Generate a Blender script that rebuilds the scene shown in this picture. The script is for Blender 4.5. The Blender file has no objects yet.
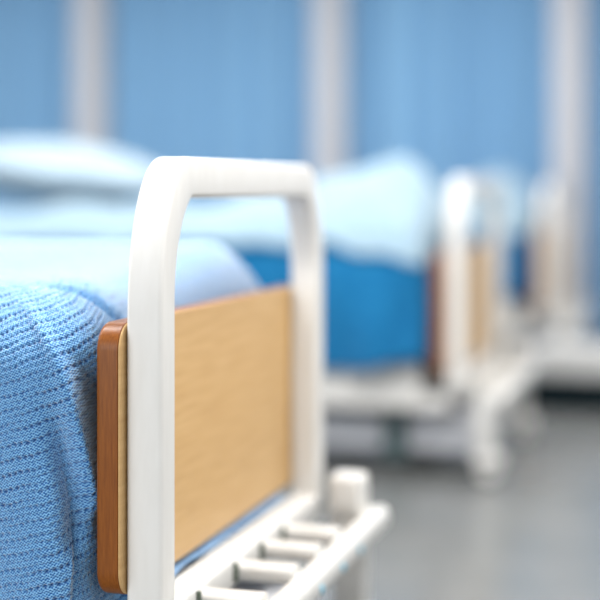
import bpy, bmesh, math
import numpy as np
from mathutils import Vector, Matrix

C = bpy.context.scene.collection
PI = math.pi

# ------------------------------------------------------------------ helpers
def link_mesh(name, me, mats, parent=None, sharp=35.0):
    o = bpy.data.objects.new(name, me)
    C.objects.link(o)
    for m in (mats if isinstance(mats, (list, tuple)) else [mats]):
        me.materials.append(m)
    me.polygons.foreach_set('use_smooth', [True] * len(me.polygons))
    if sharp:
        me.set_sharp_from_angle(angle=math.radians(sharp))
    if parent is not None:
        o.parent = parent
    return o


def obj(name, bm, mats, parent=None, sharp=35.0):
    bmesh.ops.recalc_face_normals(bm, faces=bm.faces)
    me = bpy.data.meshes.new(name)
    bm.to_mesh(me)
    bm.free()
    return link_mesh(name, me, mats, parent, sharp)


def tag(o, label=None, cat=None, group=None, kind=None):
    for k, v in (('label', label), ('category', cat), ('group', group), ('kind', kind)):
        if v:
            o[k] = v
    return o


def empty(name, loc):
    o = bpy.data.objects.new(name, None)
    C.objects.link(o)
    o.location = loc
    o.empty_display_size = 0.1
    return o


def rbox(bm, lo, hi, r=0.004, seg=3):
    """bevelled box added to bm"""
    t = bmesh.new()
    bmesh.ops.create_cube(t, size=1.0)
    for v in t.verts:
        v.co = Vector([lo[i] + (v.co[i] + 0.5) * (hi[i] - lo[i]) for i in range(3)])
    if r > 0:
        bmesh.ops.bevel(t, geom=t.edges[:], offset=r, segments=seg, profile=0.5, affect='EDGES')
    me = bpy.data.meshes.new('t')
    t.to_mesh(me)
    t.free()
    bm.from_mesh(me)
    bpy.data.meshes.remove(me)
    return bm


def cyl(bm, p, q, r, seg=24, bevel=0.0):
    p, q = Vector(p), Vector(q)
    t = bmesh.new()
    bmesh.ops.create_cone(t, cap_ends=True, segments=seg, radius1=r, radius2=r, depth=(q - p).length)
    if bevel:
        ed = [e for e in t.edges if abs(e.verts[0].co.z - e.verts[1].co.z) < 1e-6]
        bmesh.ops.bevel(t, geom=ed, offset=bevel, segments=3, profile=0.5, affect='EDGES')
    m = Matrix.Translation((p + q) / 2) @ (q - p).to_track_quat('Z', 'Y').to_matrix().to_4x4()
    bmesh.ops.transform(t, matrix=m, verts=t.verts)
    me = bpy.data.meshes.new('t')
    t.to_mesh(me)
    t.free()
    bm.from_mesh(me)
    bpy.data.meshes.remove(me)
    return bm


def loft(bm, rings, closed_ends=True):
    vs = [[bm.verts.new(p) for p in r] for r in rings]
    n = len(rings[0])
    for a, b in zip(vs, vs[1:]):
        for i in range(n):
            bm.faces.new((a[i], a[(i + 1) % n], b[(i + 1) % n], b[i]))
    if closed_ends:
        bm.faces.new(list(reversed(vs[0])))
        bm.faces.new(vs[-1])
    return bm


def rr(hx, hy, r, n=5):
    """rounded rectangle outline, counter-clockwise"""
    pts = []
    for cx, cy, a0 in ((hx - r, hy - r, 0), (-hx + r, hy - r, 90), (-hx + r, -hy + r, 180), (hx - r, -hy + r, 270)):
        for k in range(n + 1):
            a = math.radians(a0 + 90 * k / n)
            pts.append((cx + r * math.cos(a), cy + r * math.sin(a)))
    return pts


# ------------------------------------------------------------------ materials
def mat(name, color, rough=0.5, spec=0.5, sheen=0.0, coat=0.0):
    m = bpy.data.materials.new(name)
    m.use_nodes = True
    b = m.node_tree.nodes['Principled BSDF']
    b.inputs['Base Color'].default_value = (*color, 1)
    b.inputs['Roughness'].default_value = rough
    b.inputs['Specular IOR Level'].default_value = spec
    if sheen:
        b.inputs['Sheen Weight'].default_value = sheen
        b.inputs['Sheen Roughness'].default_value = 0.45
        b.inputs['Sheen Tint'].default_value = (0.93, 0.97, 1.0, 1)
    if coat:
        b.inputs['Coat Weight'].default_value = coat
        b.inputs['Coat Roughness'].default_value = 0.15
    return m


def N(m, typ, **kw):
    n = m.node_tree.nodes.new(typ)
    for k, v in kw.items():
        setattr(n, k, v)
    return n


def noise_mix(m, c1, c2, scale=(1, 1, 1), nscale=8.0, detail=4.0, rough=0.55, lo=0.35, hi=0.65, bump=0.0, dist=0.002):
    """base colour mixed from two tones by stretched object-space noise"""
    t = m.node_tree
    b = t.nodes['Principled BSDF']
    tc = N(m, 'ShaderNodeTexCoord')
    mp = N(m, 'ShaderNodeMapping')
    mp.inputs['Scale'].default_value = scale
    nz = N(m, 'ShaderNodeTexNoise')
    nz.inputs['Scale'].default_value = nscale
    nz.inputs['Detail'].default_value = detail
    nz.inputs['Roughness'].default_value = rough
    rp = N(m, 'ShaderNodeValToRGB')
    rp.color_ramp.elements[0].position = lo
    rp.color_ramp.elements[0].color = (*c1, 1)
    rp.color_ramp.elements[1].position = hi
    rp.color_ramp.elements[1].color = (*c2, 1)
    t.links.new(tc.outputs['Object'], mp.inputs['Vector'])
    t.links.new(mp.outputs['Vector'], nz.inputs['Vector'])
    t.links.new(nz.outputs['Fac'], rp.inputs['Fac'])
    t.links.new(rp.outputs['Color'], b.inputs['Base Color'])
    if bump:
        bp = N(m, 'ShaderNodeBump')
        bp.inputs['Strength'].default_value = bump
        bp.inputs['Distance'].default_value = dist
        t.links.new(nz.outputs['Fac'], bp.inputs['Height'])
        t.links.new(bp.outputs['Normal'], b.inputs['Normal'])
    return m


M = {}
M['white_metal'] = noise_mix(mat('white_painted_metal', (.8, .8, .78), .38, .4), (.625, .613, .585), (.655, .645, .62),
                             (6, 6, 1.2), 6.0, 3.0, bump=.04, dist=.001)
M['beech'] = noise_mix(mat('beech_veneer', (.6, .4, .2), .42, .4), (.50, .300, .118), (.60, .388, .172),
                       (10, 2.2, 26), 3.0, 6.0, .6, .3, .72)
M['brown_edge'] = noise_mix(mat('varnished_brown_edge', (.25, .1, .03), .36, .22), (.145, .040, .004), (.235, .073, .009),
                            (90, 90, 5), 4.0, 5.0, .65, .3, .7, bump=.15, dist=.0006)
M['grey_metal'] = mat('grey_metal', (.42, .43, .44), .4)
M['column'] = mat('dark_teal_metal', (.075, .115, .12), .5)
M['chassis'] = mat('light_grey_plastic', (.56, .57, .60), .5, .4)
M['rubber'] = mat('grey_rubber', (.26, .27, .28), .55)
M['dark_slot'] = mat('dark_green_rubber', (.10, .125, .095), .6)
M['blue_cap'] = mat('pale_blue_plastic', (.16, .45, .60), .45)
M['step'] = mat('grey_white_plastic', (.50, .50, .49), .5)
M['black_rubber'] = mat('black_rubber', (.003, .009, .012), .6, .1)
M['floor'] = noise_mix(mat('grey_vinyl_floor', (.3, .31, .31), .24, .6), (.13, .138, .138), (.165, .169, .166),
                       (1, 1, 1), 2.5, 6.0, .6, .3, .7)
M['wall'] = noise_mix(mat('white_plaster', (.8, .8, .8), .8, .2), (.76, .76, .77), (.80, .80, .80), (1, 1, 1), 5.0)
M['post_white'] = mat('off_white_painted_trim', (.50, .50, .525), .5, .3)
M['ceiling'] = mat('white_ceiling_paint', (.82, .82, .82), .9, .1)
M['pillow'] = noise_mix(mat('pale_blue_cotton', (.6, .74, .84), .85, .2, sheen=.2), (.29, .385, .46), (.34, .43, .50), (1, 1, 1), 9.0)
cm = mat('blue_curtain_cloth', (.2, .42, .7), .8, .2, sheen=.15)
M['curtain'] = noise_mix(cm, (.165, .335, .54), (.225, .425, .64), (7, 1, .05), 1.1, 3.0, .5, .3, .7)


def knit_material():
    """cellular knit: rows of eyelets over a small stitch weave, laid out on the cloth's own UV (metres)"""
    m = mat('blue_cellular_knit', (.2, .45, .75), .85, .15, sheen=1.0)
    t = m.node_tree
    L = t.links.new
    b = t.nodes['Principled BSDF']
    uv = N(m, 'ShaderNodeUVMap', uv_map='UVMap')
    sx = N(m, 'ShaderNodeSeparateXYZ')
    L(uv.outputs['UV'], sx.inputs[0])

    def math_(op, a, bb=None, c=None):
        n = N(m, 'ShaderNodeMath', operation=op)
        for i, x in enumerate((a, bb, c)):
            if x is None:
                continue
            if isinstance(x, (int, float)):
                n.inputs[i].default_value = x
            else:
                L(x, n.inputs[i])
        return n.outputs[0]
    U, V = sx.outputs['X'], sx.outputs['Y']
    # stitch weave
    su = math_('SINE', math_('MULTIPLY', U, 2 * PI / .0058))
    sv = math_('SINE', math_('MULTIPLY', V, 2 * PI / .0046))
    w = math_('MULTIPLY', su, sv)
    sv2 = math_('COSINE', math_('MULTIPLY', V, 2 * PI / .0046))
    weave = math_('ADD', math_('MULTIPLY', w, .42), math_('MULTIPLY', sv2, .09))
    nz = N(m, 'ShaderNodeTexNoise')
    nz.inputs['Scale'].default_value = 330
    nz.inputs['Detail'].default_value = 4
    L(uv.outputs['UV'], nz.inputs['Vector'])
    weave = math_('ADD', weave, math_('MULTIPLY', math_('SUBTRACT', nz.outputs['Fac'], .5), 1.6))
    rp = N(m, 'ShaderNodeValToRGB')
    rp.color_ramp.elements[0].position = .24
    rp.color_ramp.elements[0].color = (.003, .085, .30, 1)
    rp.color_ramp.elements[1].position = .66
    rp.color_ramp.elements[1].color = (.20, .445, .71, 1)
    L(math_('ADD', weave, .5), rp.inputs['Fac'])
    at = N(m, 'ShaderNodeAttribute', attribute_name='eyelet_shade')
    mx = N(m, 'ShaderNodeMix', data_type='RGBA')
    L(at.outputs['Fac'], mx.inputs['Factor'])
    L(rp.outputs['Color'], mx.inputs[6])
    mx.inputs[7].default_value = (.006, .065, .22, 1)  # dark blue painted in for the shade inside the knit holes
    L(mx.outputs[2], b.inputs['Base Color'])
    bp = N(m, 'ShaderNodeBump')
    bp.inputs['Strength'].default_value = .8
    bp.inputs['Distance'].default_value = .0012
    L(weave, bp.inputs['Height'])
    L(bp.outputs['Normal'], b.inputs['Normal'])
    return m


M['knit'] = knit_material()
M['lit_bedding'] = noise_mix(mat('overlit_blanket_cloth', (.38, .58, .74), .85, .12, sheen=.3), (.225, .335, .42), (.29, .395, .47), (1, 1, 1), 30.0, 4.0, bump=.2, dist=.003)  # overlit tops of the blue blankets put into a paler cloth
M['blanket_far'] = noise_mix(mat('blue_knit_cloth', (.06, .28, .55), .85, .12, sheen=.2),
                             (.004, .110, .27), (.012, .16, .34), (1, 1, 1), 40.0, 4.0, bump=.2, dist=.003)  # darker blue for the shaded sides of the same bedding

# ------------------------------------------------------------------ sizes
H = 0.98                    # eye height of the photographer
A = 0.0298                  # half width of the square white tube
W = 0.88                    # post to post across the bed
ZT = H + 0.0615             # top of the arch
ZI = ZT - 0.0665             # its underside
RAIL_TOP = H - 0.638

# ------------------------------------------------------------------ the bed
def arch_bm():
    rings = []
    prs = []
    prs.append(((-A, RAIL_TOP - .05), (A, RAIL_TOP - .05)))
    for k in range(5):
        prs.append(((-A, RAIL_TOP + (ZT - .25 - RAIL_TOP) * (k / 5)), (A, RAIL_TOP + (ZI - .17 - RAIL_TOP) * (k / 5))))
    nb = 28
    for k in range(nb + 1):
        f = PI / 2 * k / nb
        prs.append(((-A + .13 - .13 * math.cos(f), ZT - .25 + .25 * math.sin(f)),
                    (A + .11 - .11 * math.cos(f * .789), ZI - .17 + .17 * math.sin(f * .789) / .9457)))
    prs.append(((prs[-1][0][0] + .006, ZT), (prs[-1][1][0] + .004, ZI)))
    y0 = prs[-1][0][0]
    for k in range(1, 6):
        y = y0 + (W / 2 - y0) * k / 5
        prs.append(((y, ZT), (y, ZI)))
    mir = [((W - o[0], o[1]), (W - i[0], i[1])) for o, i in reversed(prs[:-1])]
    for o, i in prs + mir:
        o, i = Vector((0, *o)), Vector((0, *i))
        c, d = (o + i) / 2, (o - i)
        h = d.length / 2
        d.normalize()
        rings.append([tuple(c + d * q + Vector((p, 0, 0))) for p, q in rr(A, h, .0085, 4)])
    bm = bmesh.new()
    loft(bm, rings)
    return bm


def outline_yz(y0, y1, z0, z1, r, n=10):
    hy, hz = (y1 - y0) / 2, (z1 - z0) / 2
    return [(p + (y0 + y1) / 2, q + (z0 + z1) / 2) for p, q in rr(hy, hz, r, n)]


PX0, PX1 = -A - .0425, -A - .0018      # board thickness range in X
PY0, PY1, PZ0, PZ1, PR = -.0485, W + .0485, H - .6185, H - .1965, .042


def panel_bm():
    """light veneered core with softly rounded face edges"""
    bm = bmesh.new()
    rings = []
    e = .006
    prof = [(PX0 + e, .010), (PX0 + e, .0035), (PX1 - .004, .0035), (PX1 - .0025, .0005)]
    for k in range(7):
        a = PI / 2 * k / 6
        prof.append((PX1 - .0025 + .0025 * math.sin(a), .0005 + .0025 * (1 - math.cos(a))))
    for x, ins in prof:
        rings.append([(x, y, z) for y, z in outline_yz(PY0 + ins, PY1 - ins, PZ0 + ins, PZ1 - ins, PR - ins)])
    loft(bm, rings)
    return bm


def edge_bm():
    """brown varnished band round the board's edge and its bed side"""
    bm = bmesh.new()
    rings = []
    r = .009
    prof = [(PX0, .03)]
    for k in range(7):
        a = PI / 2 * k / 6
        prof.append((PX0 + r * (1 - math.cos(a)), r * (1 - math.sin(a))))
    prof += [(PX1 - .0044, 0), (PX1 - .0034, .0008), (PX1 - .0034, .003)]
    for x, ins in prof:
        rings.append([(x, y, z) for y, z in outline_yz(PY0 + ins, PY1 - ins, PZ0 + ins, PZ1 - ins, max(PR - ins, .004))])
    loft(bm, rings, closed_ends=False)
    bm.verts.ensure_lookup_table()
    n = len(rings[0])
    bm.faces.new(bm.verts[:n])
    return bm


LX = .098                                # legs' X, between the two cross rails
RUNG_Y = (.15, .335, .485, .62)


def leg_bm(x, y):
    bm = bmesh.new()
    rings = []
    for z, s in ((.098, .024), (.115, .034), (.22, .035), (RAIL_TOP - .075, .035), (RAIL_TOP - .03, .035)):
        rings.append([(x + p, y + q, z) for p, q in rr(s, s, .009, 4)])
    loft(bm, rings)
    return bm


def caster_bm(x, y):
    bm = bmesh.new()
    # domed swivel cover and two cheeks
    rings = []
    for z, s in ((.104, .026), (.102, .034), (.094, .042), (.080, .046), (.070, .044)):
        rings.append([(x + s * 1.25 * math.cos(a) + .008, y + s * math.sin(a), z) for a in [2 * PI * k / 24 for k in range(24)]])
    loft(bm, rings)
    for s in (-1, 1):
        cyl(bm, (x + .012, y + s * .026, .046), (x + .012, y + s * .034, .046), .038, 28, .003)
        rbox(bm, (x - .020, y + s * .030 - .004, .046), (x + .044, y + s * .030 + .004, .085), .003)
    return bm


def wheel_bm(x, y):
    bm = bmesh.new()
    for s in (-1, 1):
        cyl(bm, (x + .012, y + s * .004, .044), (x + .012, y + s * .024, .044), .044, 32, .006)
    return bm


def side_rail_bm(y):
    bm = bmesh.new()
    rbox(bm, (-1.985, y - .020, RAIL_TOP - .100), (-.125, y + .020, RAIL_TOP + .051), .008)
    rbox(bm, (-.145, y - .015, RAIL_TOP - .100), (-A + .004, y + .015, RAIL_TOP - .050), .004)
    return bm


def deck_bm():
    bm = bmesh.new()
    x = -2.02
    while x < -.20:
        rbox(bm, (x, .06, RAIL_TOP - .05), (x + .085, W - .06, RAIL_TOP - .035), .003)
        x += .125
    for y in (.09, W / 2, W - .09):
        rbox(bm, (-2.03, y - .015, RAIL_TOP - .085), (-.11, y + .015, RAIL_TOP - .05), .004)
    return bm


def make_bed():
    root = empty('hospital_bed', (0, 0, 0))
    wm = M['white_metal']
    obj('end_arch', arch_bm(), wm, root, 26)
    p = obj('footboard_panel', panel_bm(), M['beech'], root)
    e = obj('edge_band', edge_bm(), M['brown_edge'], p)
    e['label'] = 'dark brown varnished edge'
    # cross rail under the posts
    bm = bmesh.new()
    rbox(bm, (-A, -A, RAIL_TOP - .052), (A, W + A, RAIL_TOP), .008)
    obj('cross_rail', bm, wm, root)
    # outer bumper rail: round-ended tube
    bm = bmesh.new()
    xo, zo = .150, RAIL_TOP - .052
    rings = []
    ends = ((-.085, .006), (-.082, .013), (-.073, .020), (-.06, .0235))
    for y, s in ends:
        rings.append([(xo + p, y, zo + q) for p, q in rr(s, s * 1.08, s * .8, 5)])
    for y, s in reversed(ends):
        rings.append([(xo + p, W - y - .03, zo + q) for p, q in rr(s, s * 1.08, s * .8, 5)])
    loft(bm, rings)
    obj('bumper_rail', bm, wm, root)
    for y in RUNG_Y:
        bm = bmesh.new()
        rings = [[(x, y + p, RAIL_TOP - .026 + q) for p, q in rr(.025, .014, .009, 4)] for x in (A - .004, .135)]
        loft(bm, rings)
        rg = obj('rung', bm, wm, root)
        bm = bmesh.new()
        rbox(bm, (A - .001, y - .032, RAIL_TOP - .040), (A + .008, y - .0255, RAIL_TOP - .006), .002)
        sc = obj('clip', bm, M['dark_slot'], rg)
        sc['label'] = 'dark green rubber clip'
        bm = bmesh.new()
        cyl(bm, (xo + .022, y + .03, zo - .006), (xo + .0265, y + .03, zo - .006), .008, 18, .0015)
        cp = obj('end_cap', bm, M['blue_cap'], rg)
        cp['label'] = 'small pale blue cap'
    # corner socket at the far post
    bm = bmesh.new()
    rbox(bm, (LX - .044, W - .035, RAIL_TOP - .06), (LX + .030, W + .040, RAIL_TOP + .044), .012, 4)
    obj('corner_socket', bm, wm, root)
    for x, y in ((LX, .02), (LX, W - .0), (-1.96, .036), (-1.96, W - .036)):
        l = obj('leg', leg_bm(x, y), wm, root)
        obj('caster', caster_bm(x, y), wm, l)
        obj('wheel', wheel_bm(x, y), M['rubber'], l)
    for y in (.012, W - .012):
        obj('side_rail', side_rail_bm(y), wm, root)
    bm = bmesh.new()
    rbox(bm, (-.272, .085, .06), (-.203, .155, RAIL_TOP - .055), .012, 4)
    rbox(bm, (-.272, W - .155, .06), (-.203, W - .085, RAIL_TOP - .055), .012, 4)
    rbox(bm, (-.28, .10, .035), (-.195, W - .10, .085), .012, 3)
    ch = bmesh.new()
    rbox(ch, (-1.93, .11, .075), (-.278, W - .11, .205), .022, 4)
    rbox(ch, (-.197, .11, .075), (.062, W - .11, .205), .022, 4)
    ch = obj('base_chassis', ch, M['chassis'], root)
    ch['label'] = 'light grey base cover'
    lc = obj('lift_column', bm, M['column'], root)
    lc['label'] = 'dark grey-green lift column'
    obj('mattress_deck', deck_bm(), M['white_metal'], root)
    return root


def copy_tree(o, parent=None):
    c = o.copy()
    C.objects.link(c)
    c.parent = parent
    for ch in list(o.children):
        copy_tree(ch, c)
    return c


BED_Y = (0.0, 2.72, 5.46)
bed = make_bed()
BEDS = [bed, copy_tree(bed), copy_tree(bed)]
for o, y in zip(BEDS, BED_Y):
    o.location = (0, y, 0)
tag(bed, 'nearest white metal hospital bed, in sharp focus, with beech footboard panel', 'bed', 'hospital beds in a row')
tag(BEDS[1], 'middle white hospital bed, blurred, standing between the sharp bed and the farthest bed', 'bed', 'hospital beds in a row')
tag(BEDS[2], 'farthest and smallest white hospital bed, very blurred, closest to the curtains', 'bed', 'hospital beds in a row')


# ------------------------------------------------------------------ bedding
def smooth(a, b, x):
    t = np.clip((x - a) / (b - a), 0, 1)
    return t * t * (3 - 2 * t)


def graded(segs):
    """concatenate evenly spaced runs: (start, end, step)"""
    out = []
    for a, b, st in segs:
        n = max(1, int(round(abs(b - a) / st)))
        out += [a + (b - a) * k / n for k in range(n)]
    out.append(segs[-1][1])
    return np.array(out)


def blanket(name, y_off, hem, fine, shape, material, X0=-2.06, X1=-.078, Y0=-.068, Y1=W + .072, ztop=.845, rc=.075, rd=.125, rz=.150, xin=1.0):
    """cloth draped over a mattress: side, rounded shoulder, then inward to the bed's centre line.
    shape(P, N, d, s, u, v) -> extra displacement, all as arrays"""
    cx, cy, hx, hy = (X0 + X1) / 2, (Y0 + Y1) / 2, (X1 - X0) / 2, (Y1 - Y0) / 2
    # perimeter samples by arc length, starting on the near side
    Lx, Ly, Lc = 2 * hx - 2 * rc, 2 * hy - 2 * rc, PI / 2 * rc
    f = fine
    if f:
        segs = [(0, Lx - .26, .03), (Lx - .26, Lx - .19, .006), (Lx - .19, Lx + Lc, .0013), (Lx + Lc, Lx + Lc + .09, .002),
                (Lx + Lc + .09, Lx + Lc + Ly, .012), (Lx + Lc + Ly, Lx + 2 * Lc + Ly, .008),
                (Lx + 2 * Lc + Ly, 2 * Lx + 2 * Lc + Ly, .03), (2 * Lx + 2 * Lc + Ly, 2 * Lx + 2 * Ly + 4 * Lc, .02)]
    else:
        segs = [(0, Lx, .02), (Lx, Lx + Lc, .01), (Lx + Lc, Lx + Lc + Ly, .02), (Lx + Lc + Ly, Lx + 2 * Lc + Ly, .01),
                (Lx + 2 * Lc + Ly, 2 * Lx + 2 * Lc + Ly, .03), (2 * Lx + 2 * Lc + Ly, 2 * Lx + 2 * Ly + 4 * Lc, .02)]
    S = graded(segs)[:-1]
    PX, PY, NX, NY = [], [], [], []
    for s in S:
        q = s
        if q < Lx:
            p = (X0 + rc + q, Y0, 0, -1)
        elif q < Lx + Lc:
            a = -PI / 2 + (q - Lx) / rc
            p = (X1 - rc + rc * math.cos(a), Y0 + rc + rc * math.sin(a), math.cos(a), math.sin(a))
        elif q < Lx + Lc + Ly:
            p = (X1, Y0 + rc + q - Lx - Lc, 1, 0)
        elif q < Lx + 2 * Lc + Ly:
            a = (q - Lx - Lc - Ly) / rc
            p = (X1 - rc + rc * math.cos(a), Y1 - rc + rc * math.sin(a), math.cos(a), math.sin(a))
        elif q < 2 * Lx + 2 * Lc + Ly:
            p = (X1 - rc - (q - Lx - 2 * Lc - Ly), Y1, 0, 1)
        elif q < 2 * Lx + 3 * Lc + Ly:
            a = PI / 2 + (q - 2 * Lx - 2 * Lc - Ly) / rc
            p = (X0 + rc + rc * math.cos(a), Y1 - rc + rc * math.sin(a), math.cos(a), math.sin(a))
        elif q < 2 * Lx + 3 * Lc + 2 * Ly:
            p = (X0, Y1 - rc - (q - 2 * Lx - 3 * Lc - Ly), -1, 0)
        else:
            a = PI + (q - 2 * Lx - 3 * Lc - 2 * Ly) / rc
            p = (X0 + rc + rc * math.cos(a), Y0 + rc + rc * math.sin(a), math.cos(a), math.sin(a))
        PX.append(p[0]); PY.append(p[1]); NX.append(p[2]); NY.append(p[3])
    PX, PY, NX, NY = map(np.array, (PX, PY, NX, NY))
    # profile: arc length v -> (inset d, z, outward share, up share)
    zs = ztop - rz
    side = zs - hem
    arc_n = 160 if f else 24
    prof = []
    if hem < zs:
        for z in graded([(hem, zs, .0013 if f else .02)])[:-1]:
            prof.append((0, z, 1, 0))
    for k in range(arc_n + 1):
        a = PI / 2 * k / arc_n
        if zs + rz * math.sin(a) < hem - 1e-6:
            continue
        nx, nz = rz * math.cos(a), rd * math.sin(a)
        l = math.hypot(nx, nz)
        prof.append((rd - rd * math.cos(a), zs + rz * math.sin(a), nx / l, nz / l))
    ds = graded([(rd + (.002 if f else .02), rd + .06, .002 if f else .02), (rd + .06, hy - .001, .012 if f else .02)])
    for d in ds:
        prof.append((d, ztop, 0, 1))
    prof = np.array(prof)
    V = np.concatenate([[0], np.cumsum(np.hypot(np.diff(prof[:, 0]), np.diff(prof[:, 1])))])
    d = prof[:, 0][:, None]
    X = cx + (PX - cx)[None, :] * (1 - xin * d / hx)
    Y = cy + (PY - cy)[None, :] * (1 - d / hy)
    Z = np.repeat(prof[:, 1][:, None], len(S), 1)
    Nx = prof[:, 2][:, None] * NX[None, :]
    Ny = prof[:, 2][:, None] * NY[None, :]
    Nz = np.repeat(prof[:, 3][:, None], len(S), 1)
    # how far round: v measured down from the shoulder so rows join up
    Ug = np.repeat(S[None, :], len(prof), 0)
    Vg = np.repeat(V[:, None], len(S), 1)
    Dg = np.repeat(d, len(S), 1)
    dx, dy, dz, uu, vv = shape(X, Y, Z, Nx, Ny, Nz, Dg, Ug, Vg, Lx, side)
    X, Y, Z = X + dx, Y + dy, Z + dz
    R, Cn = X.shape
    co = np.stack([X, Y + y_off * 0, Z], -1).reshape(-1, 3)
    ii = np.arange(R - 1)[:, None] * Cn
    jj = np.arange(Cn)[None, :]
    j2 = (jj + 1) % Cn
    quads = np.stack([ii + jj, ii + j2, ii + Cn + j2, ii + Cn + jj], -1).reshape(-1, 4)
    me = bpy.data.meshes.new(name)
    me.vertices.add(len(co))
    me.vertices.foreach_set('co', co.ravel())
    me.loops.add(quads.size)
    me.loops.foreach_set('vertex_index', quads.ravel())
    me.polygons.add(len(quads))
    me.polygons.foreach_set('loop_start', np.arange(0, quads.size, 4))
    me.update(calc_edges=True)
    uvl = me.uv_layers.new(name='UVMap')
    uvs = np.stack([uu, vv], -1).reshape(-1, 2)[quads.ravel()]
    uvl.data.foreach_set('uv', uvs.ravel())
    if fine:                                       # mask for the shade painted into the holes
        at = me.attributes.new('eyelet_shade', 'FLOAT', 'POINT')
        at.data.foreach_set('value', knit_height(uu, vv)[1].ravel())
    # close the top along the bed's centre line
    o = link_mesh(name, me, material, None, sharp=0)
    sol = o.modifiers.new('thickness', 'SOLIDIFY')
    sol.thickness = .005
    sol.offset = -1
    o.location = (0, y_off, 0)
    return o


def knit_height(u, v):
    """eyelets in rows and small stitches; u along the row, v across rows, metres"""
    uj = u + .0009 * np.sin(v * 310 + 1.3) + .0007 * np.sin(u * 190 + v * 90)
    vj = v + .0009 * np.sin(u * 120) + .0006 * np.sin(u * 333 + 2)
    row = vj / .0108
    k = np.round(row)
    fv = (row - k) * .0108
    big = np.where(np.mod(k, 2) == 0, 1.0, .70)
    pu = .0106
    fu = uj / pu + .5 * np.mod(k, 2) + .11 * np.sin(k * 2.1)
    fu = (fu - np.round(fu)) * pu
    var = .64 + .42 * np.sin(np.round(uj / pu) * 12.9 + k * 78.2)
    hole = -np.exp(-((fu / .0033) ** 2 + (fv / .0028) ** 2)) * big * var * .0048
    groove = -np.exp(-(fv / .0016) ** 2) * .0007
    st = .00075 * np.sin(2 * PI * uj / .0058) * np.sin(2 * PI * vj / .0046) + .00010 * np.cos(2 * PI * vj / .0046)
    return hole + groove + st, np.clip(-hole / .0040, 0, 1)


def shape_near(X, Y, Z, Nx, Ny, Nz, D, U, V, Lx, side):
    # cloth laid a little askew: rows climb towards the foot end
    ang = math.radians(13)
    u0, v0 = U - Lx, V - side
    uu = u0 * math.cos(ang) + v0 * math.sin(ang)
    vv = v0 * .95 - u0 * (.24 + .14 * smooth(.52, .78, Z))
    low = smooth(.86, .50, Z)                      # 0 at the top, 1 lower down
    # corner flares out towards the board on its way down
    corner = np.exp(-((u0 - .05) / .06) ** 2)
    end = smooth(-.10, .06, u0) * smooth(.5, .1, u0)
    # ridge at the corner, running towards the board on its way down, hollows on both sides
    cx = .012 + .29 * np.clip(.775 - Z, -.05, .27)
    ridge = np.exp(-((u0 - cx) / .012) ** 2) * .010 * smooth(.83, .74, Z) * smooth(.46, .53, Z)
    hollow = -np.exp(-((u0 - cx + .036) / .022) ** 2) * .030 * smooth(.70, .57, Z) * smooth(.40, .47, Z)
    hollow2 = -np.exp(-((u0 - cx - .040) / .026) ** 2) * .018 * smooth(.78, .62, Z) * smooth(.45, .50, Z)
    pocket = .165 * smooth(cx + .008, cx + .034, u0) * smooth(.36, .14, u0) * smooth(.755, .57, Z) * smooth(.435, .475, Z)
    # lower fold of cloth near the hem, its edge leaning towards the bed's head
    edge = .060 - .10 * (.50 - Z)
    hollow2 = hollow2 - .012 * smooth(edge - .004, edge + .004, u0) * smooth(.50, .46, Z) * smooth(.20, .10, u0)
    wave = .006 * np.sin(u0 * 26 + Z * 5.0) * low + .004 * np.sin(u0 * 9 + 1)
    near = smooth(.55, .2, np.abs(u0))
    h = (ridge + hollow + hollow2) + wave * near
    hk = knit_height(uu, vv)[0] * smooth(.30, .20, np.abs(u0 + .02))
    n = h + hk
    dx = Nx * n
    # the hem spreads out under the board and lies on the cross rail
    endside = smooth(.55, .95, Nx) * smooth(.045, .10, Y) * smooth(W - .03, W - .09, Y)
    dx = dx + .055 * endside * smooth(.362, .325, Z)
    cap = np.where((Z > .358) | (Y < .05), -.0735, -.012)
    dx = np.minimum(X + dx, cap) - X
    zlift = endside * np.clip(.362 - Z, 0, 1) * .66
    dx = dx - .12 * pocket
    dy = Ny * n + pocket
    top = smooth(.10, .30, D)
    yc = (Y - W / 2) / (W / 2)
    dz = Nz * n + zlift + .044 * np.clip((Y - .04) / .74, 0, 1) * smooth(.0, .10, D)
    # crease running in from the foot corner over the shoulder
    t = X - (-.09)
    line = .115 + .42 * t
    cr = np.exp(-((Y - line - .006) / .013) ** 2) * smooth(-.235, -.135, X) * smooth(.66, .74, Z)
    dz = dz - .026 * cr
    bulge = np.exp(-((Y - line - .075) / .05) ** 2) * smooth(-.5, -.2, X) * smooth(.75, .82, Z)
    dz = dz + .004 * bulge
    dz = dz + .016 * np.exp(-((X + .150) / .065) ** 2 - ((Y - .70) / .20) ** 2) * smooth(.70, .80, Z)
    # far shoulder of the mattress stays plump
    dz = dz + .008 * np.exp(-((Y - .74) / .16) ** 2) * smooth(.03, .2, D)
    return dx, dy, dz, uu, vv


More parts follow.
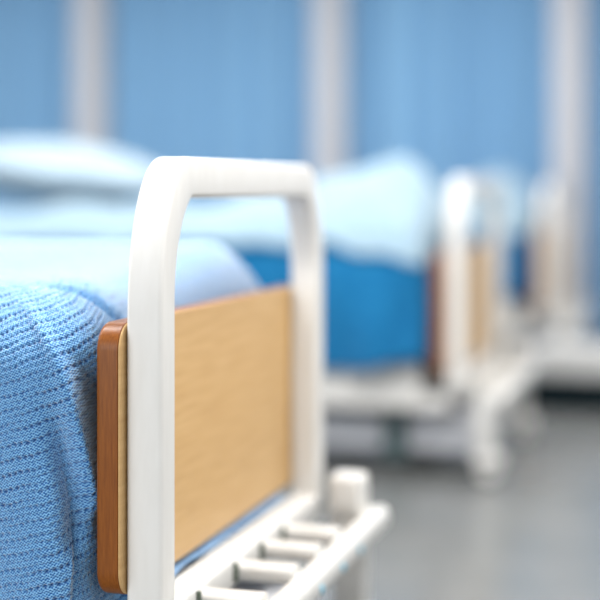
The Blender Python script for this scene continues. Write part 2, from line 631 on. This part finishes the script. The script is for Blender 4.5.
def shape_heap(heaps, seed):
    def f(X, Y, Z, Nx, Ny, Nz, D, U, V, Lx, side):
        u0 = U - Lx
        low = smooth(.84, .55, Z)
        n = .026 * np.sin(u0 * 13 + seed + Z * 5) * low + .010 * np.sin(u0 * 31 + seed * 2 - Z * 6) * low
        n = n * smooth(.02, .10, np.abs(X + .05))
        dz = Nz * n + .03 * smooth(.06, .25, D)
        for hx, hy, sx, sy, hh in heaps:
            dz = dz + hh * np.exp(-((X - hx) / sx) ** 2 - ((Y - hy) / sy) ** 2) * smooth(.60, .80, Z)
        dz = dz + (.010 * np.sin(X * 17 + Y * 9 + seed) + .008 * np.sin(X * 6 - Y * 21)) * smooth(.05, .2, D)
        # hem lifts towards the foot corner
        hemlift = .045 * np.exp(-((u0 - .03) / .13) ** 2) * smooth(.62, .42, Z)
        dz = dz + hemlift
        return Nx * n, Ny * n, dz, U, V
    return f


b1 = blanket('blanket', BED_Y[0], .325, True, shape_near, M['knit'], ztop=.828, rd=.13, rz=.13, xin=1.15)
tag(b1, 'blue cellular knitted blanket in sharp focus on the nearest bed', 'blanket', 'knitted blankets on the beds')
b2 = blanket('blanket', BED_Y[1], .372, False, shape_heap([], .6), M['blanket_far'], X1=-.090, X0=-2.045, Y1=W + .052)
tag(b2, 'dark blue blanket hanging down the side of the middle bed under the pale layer for its lit top', 'blanket', 'knitted blankets on the beds')
b3 = blanket('blanket', BED_Y[2], .40, False, shape_heap([], 2.4), M['blanket_far'], X1=-.097, X0=-2.045, Y1=W + .052)
tag(b3, 'small blurred patch of blue blanket hanging beside the farthest bed', 'blanket', 'knitted blankets on the beds')


def lit_bedding_shape(heaps, seed):
    base = shape_heap(heaps, seed)

    def f(X, Y, Z, Nx, Ny, Nz, D, U, V, Lx, side):
        dx, dy, dz, uu, vv = base(X, Y, Z, Nx, Ny, Nz, D, U, V, Lx, side)
        u0 = U - Lx
        edge = smooth(.10, .0, D)
        drop = (.055 * smooth(-.34, -.12, u0) + .014 * np.sin(u0 * 11 + seed) + .010 * np.sin(u0 * 27)) * edge
        s = np.where(drop > 0, drop, 0)
        return dx, dy, dz - s, uu, vv
    return f


BIG = dict(X1=-.0765, Y0=-.098, Y1=W + .102, X0=-2.085, ztop=.868)  # added pale layer over each far bed, for its bright top
c2 = blanket('lit_bedding', BED_Y[1], .795, False,
             lit_bedding_shape([(-.27, .42, .15, .26, .11), (-.50, .46, .46, .36, .145), (-1.45, .13, .45, .16, .045)], .6), M['lit_bedding'], **BIG)
tag(c2, 'pale blue layer heaped on the middle bed, standing in for its brightly lit blanket top', 'lit_bedding', 'pale layers for lit bed tops')
c3 = blanket('lit_bedding', BED_Y[2], .795, False,
             lit_bedding_shape([(-.30, .40, .28, .34, .20), (-.9, .45, .4, .4, .06)], 2.4), M['lit_bedding'], **BIG)
tag(c3, 'small blurred pale blue layer bunched on the farthest bed, standing in for its brightly lit top', 'lit_bedding', 'pale layers for lit bed tops')


def pillow_bm(lx, ly, lz):
    bm = bmesh.new()
    bmesh.ops.create_uvsphere(bm, u_segments=64, v_segments=32, radius=1)
    for v in bm.verts:
        x, y, z = v.co
        r = math.hypot(x, y)
        if r > 1e-6:
            k = (abs(x / r) ** 4 + abs(y / r) ** 4) ** -.25
        else:
            k = 1
        e = max(0.0, 1 - r ** 3)
        wr = .03 * math.sin(x * 9 + y * 4) * (1 - e) + .02 * math.sin(y * 13 - x * 3)
        v.co = Vector((x * k * lx, y * k * ly, (z * (.55 + .45 * e) + wr) * lz))
    return bm


pl = obj('pillow', pillow_bm(.46, .38, .125), M['pillow'], None, 0)
pl.location = (-1.72, BED_Y[1] + .52, 1.070)
pl.rotation_euler = (0, math.radians(7), 0)
tag(pl, 'plump pale pillow at the head of the middle bed, left edge of the view', 'pillow')

# ------------------------------------------------------------------ low step by the farthest bed
st = empty('footstool', (.41, 4.55, 0))
bm = bmesh.new()
rbox(bm, (-.36, -.17, .152), (.36, .17, .290), .014, 4)
obj('step_top', bm, M['step'], st)
bm = bmesh.new()
rbox(bm, (-.375, -.19, 0), (.375, .19, .15), .008, 3)
b_ = obj('base', bm, M['black_rubber'], st)
b_['label'] = 'black rubber base'
tag(st, 'low white step with black base on the floor before the farthest bed', 'footstool')


# ------------------------------------------------------------------ setting
def struct(name, bm, m):
    return tag(obj(name, bm, m), kind='structure')


CY = 7.12
bm = bmesh.new()
rbox(bm, (-7.0, -5.0, -.1), (6.0, 8.0, 0), 0)
struct('floor', bm, M['floor'])
bm = bmesh.new()
rbox(bm, (-7.0, -5.0, 3.0), (6.0, 8.0, 3.1), 0)
struct('ceiling', bm, M['ceiling'])
bm = bmesh.new()
rbox(bm, (-7.0, 7.36, 0), (6.0, 7.5, 3.0), 0)
struct('wall_back', bm, M['wall'])
POSTS = (-3.38, -1.63, -.04)
for i, x in enumerate(POSTS):
    bm = bmesh.new()
    rbox(bm, (x - .10, CY - .10, 0), (x + .10, 7.36, 3.0), .01)
    struct('trim_%d' % (i + 1), bm, M['post_white'])


def curtain(x0, x1, seed):
    nx = int((x1 - x0) / .012)
    zs = [.015 + (2.93 - .015) * k / 24 for k in range(25)]
    bm = bmesh.new()
    vs = []
    for z in zs:
        row = []
        g = .55 + .45 * (1 - z / 2.93)
        for i in range(nx + 1):
            x = x0 + (x1 - x0) * i / nx
            ph = 2 * PI * x / .29 + 1.1 * math.sin(x * 5.1 + seed) + .8 * math.sin(x * 2.3 + seed * 2)
            y = CY + .10 + g * (.060 * math.sin(ph) + .014 * math.sin(2.2 * ph + seed + .3 * z)) + .010 * math.sin(x * 3 + z)
            row.append(bm.verts.new((x, y, z)))
        vs.append(row)
    for a, b in zip(vs, vs[1:]):
        for i in range(nx):
            bm.faces.new((a[i], a[i + 1], b[i + 1], b[i]))
    o = obj('curtain', bm, M['curtain'], None, 0)
    s = o.modifiers.new('thickness', 'SOLIDIFY')
    s.thickness = .003
    return o


for x0, x1, sd, lb in ((-5.3, -3.49, .4, 'pale blue pleated curtain left of the leftmost white upright'),
                       (-3.27, -1.74, 1.9, 'blue pleated curtain between the left and middle white uprights'),
                       (-1.52, -.15, 3.3, 'blue pleated curtain between the middle and right white uprights'),
                       (.07, 2.2, 5.2, 'blue pleated curtain right of the rightmost white upright, down to the floor')):
    tag(curtain(x0, x1, sd), lb, 'curtain', 'blue curtains along the back')

# ------------------------------------------------------------------ light
world = bpy.data.worlds.new('daylight')
bpy.context.scene.world = world
world.use_nodes = True
bg = world.node_tree.nodes['Background']
bg.inputs[0].default_value = (.97, .985, 1.0, 1)
bg.inputs[1].default_value = 1.2


def area(name, loc, rot, sx, sy, power, color=(1, 1, 1)):
    l = bpy.data.lights.new(name, 'AREA')
    l.shape = 'RECTANGLE'
    l.size, l.size_y, l.energy, l.color = sx, sy, power, color
    o = bpy.data.objects.new(name, l)
    C.objects.link(o)
    o.location = loc
    o.rotation_euler = rot
    return o


for x in (-3.6, -1.3, .9):  # leftmost column added, unseen, to brighten the left curtain
    for y, pw in ((.3, 98), (3.1, 42), (5.1, 36)):
        area('ceiling_area_light', (x, y, 2.94), (0, 0, 0), 1.2, .6, pw * (1.25 if x > 0 else .9), (1, .975, .95))

area('front_fill', (-2.0, -4.6, 1.75), (math.radians(90), 0, math.radians(-16)), 4.2, 2.3, 140, (.97, .985, 1))  # unseen area light added behind the camera to brighten camera-facing sides

# ------------------------------------------------------------------ camera
th = math.atan(410 / 1400)
cam = bpy.data.cameras.new('camera')
cam.sensor_width = 36
cam.sensor_fit = 'HORIZONTAL'
cam.lens = 84
cam.shift_y = -105 / 600
cam.clip_start = .05
cam.clip_end = 60
cam.dof.use_dof = True
cam.dof.focus_distance = 2.13
cam.dof.aperture_fstop = 1.02
co = bpy.data.objects.new('camera', cam)
C.objects.link(co)
co.location = (.8312, -2.0174, H)
co.rotation_euler = (PI / 2, 0, th)
sc = bpy.context.scene
sc.camera = co
sc.cycles.use_denoising = True
vs = sc.view_settings
vs.view_transform = 'Standard'
vs.look = 'None'
vs.exposure = 0.0
vs.gamma = 1.0
vs.use_curve_mapping = False
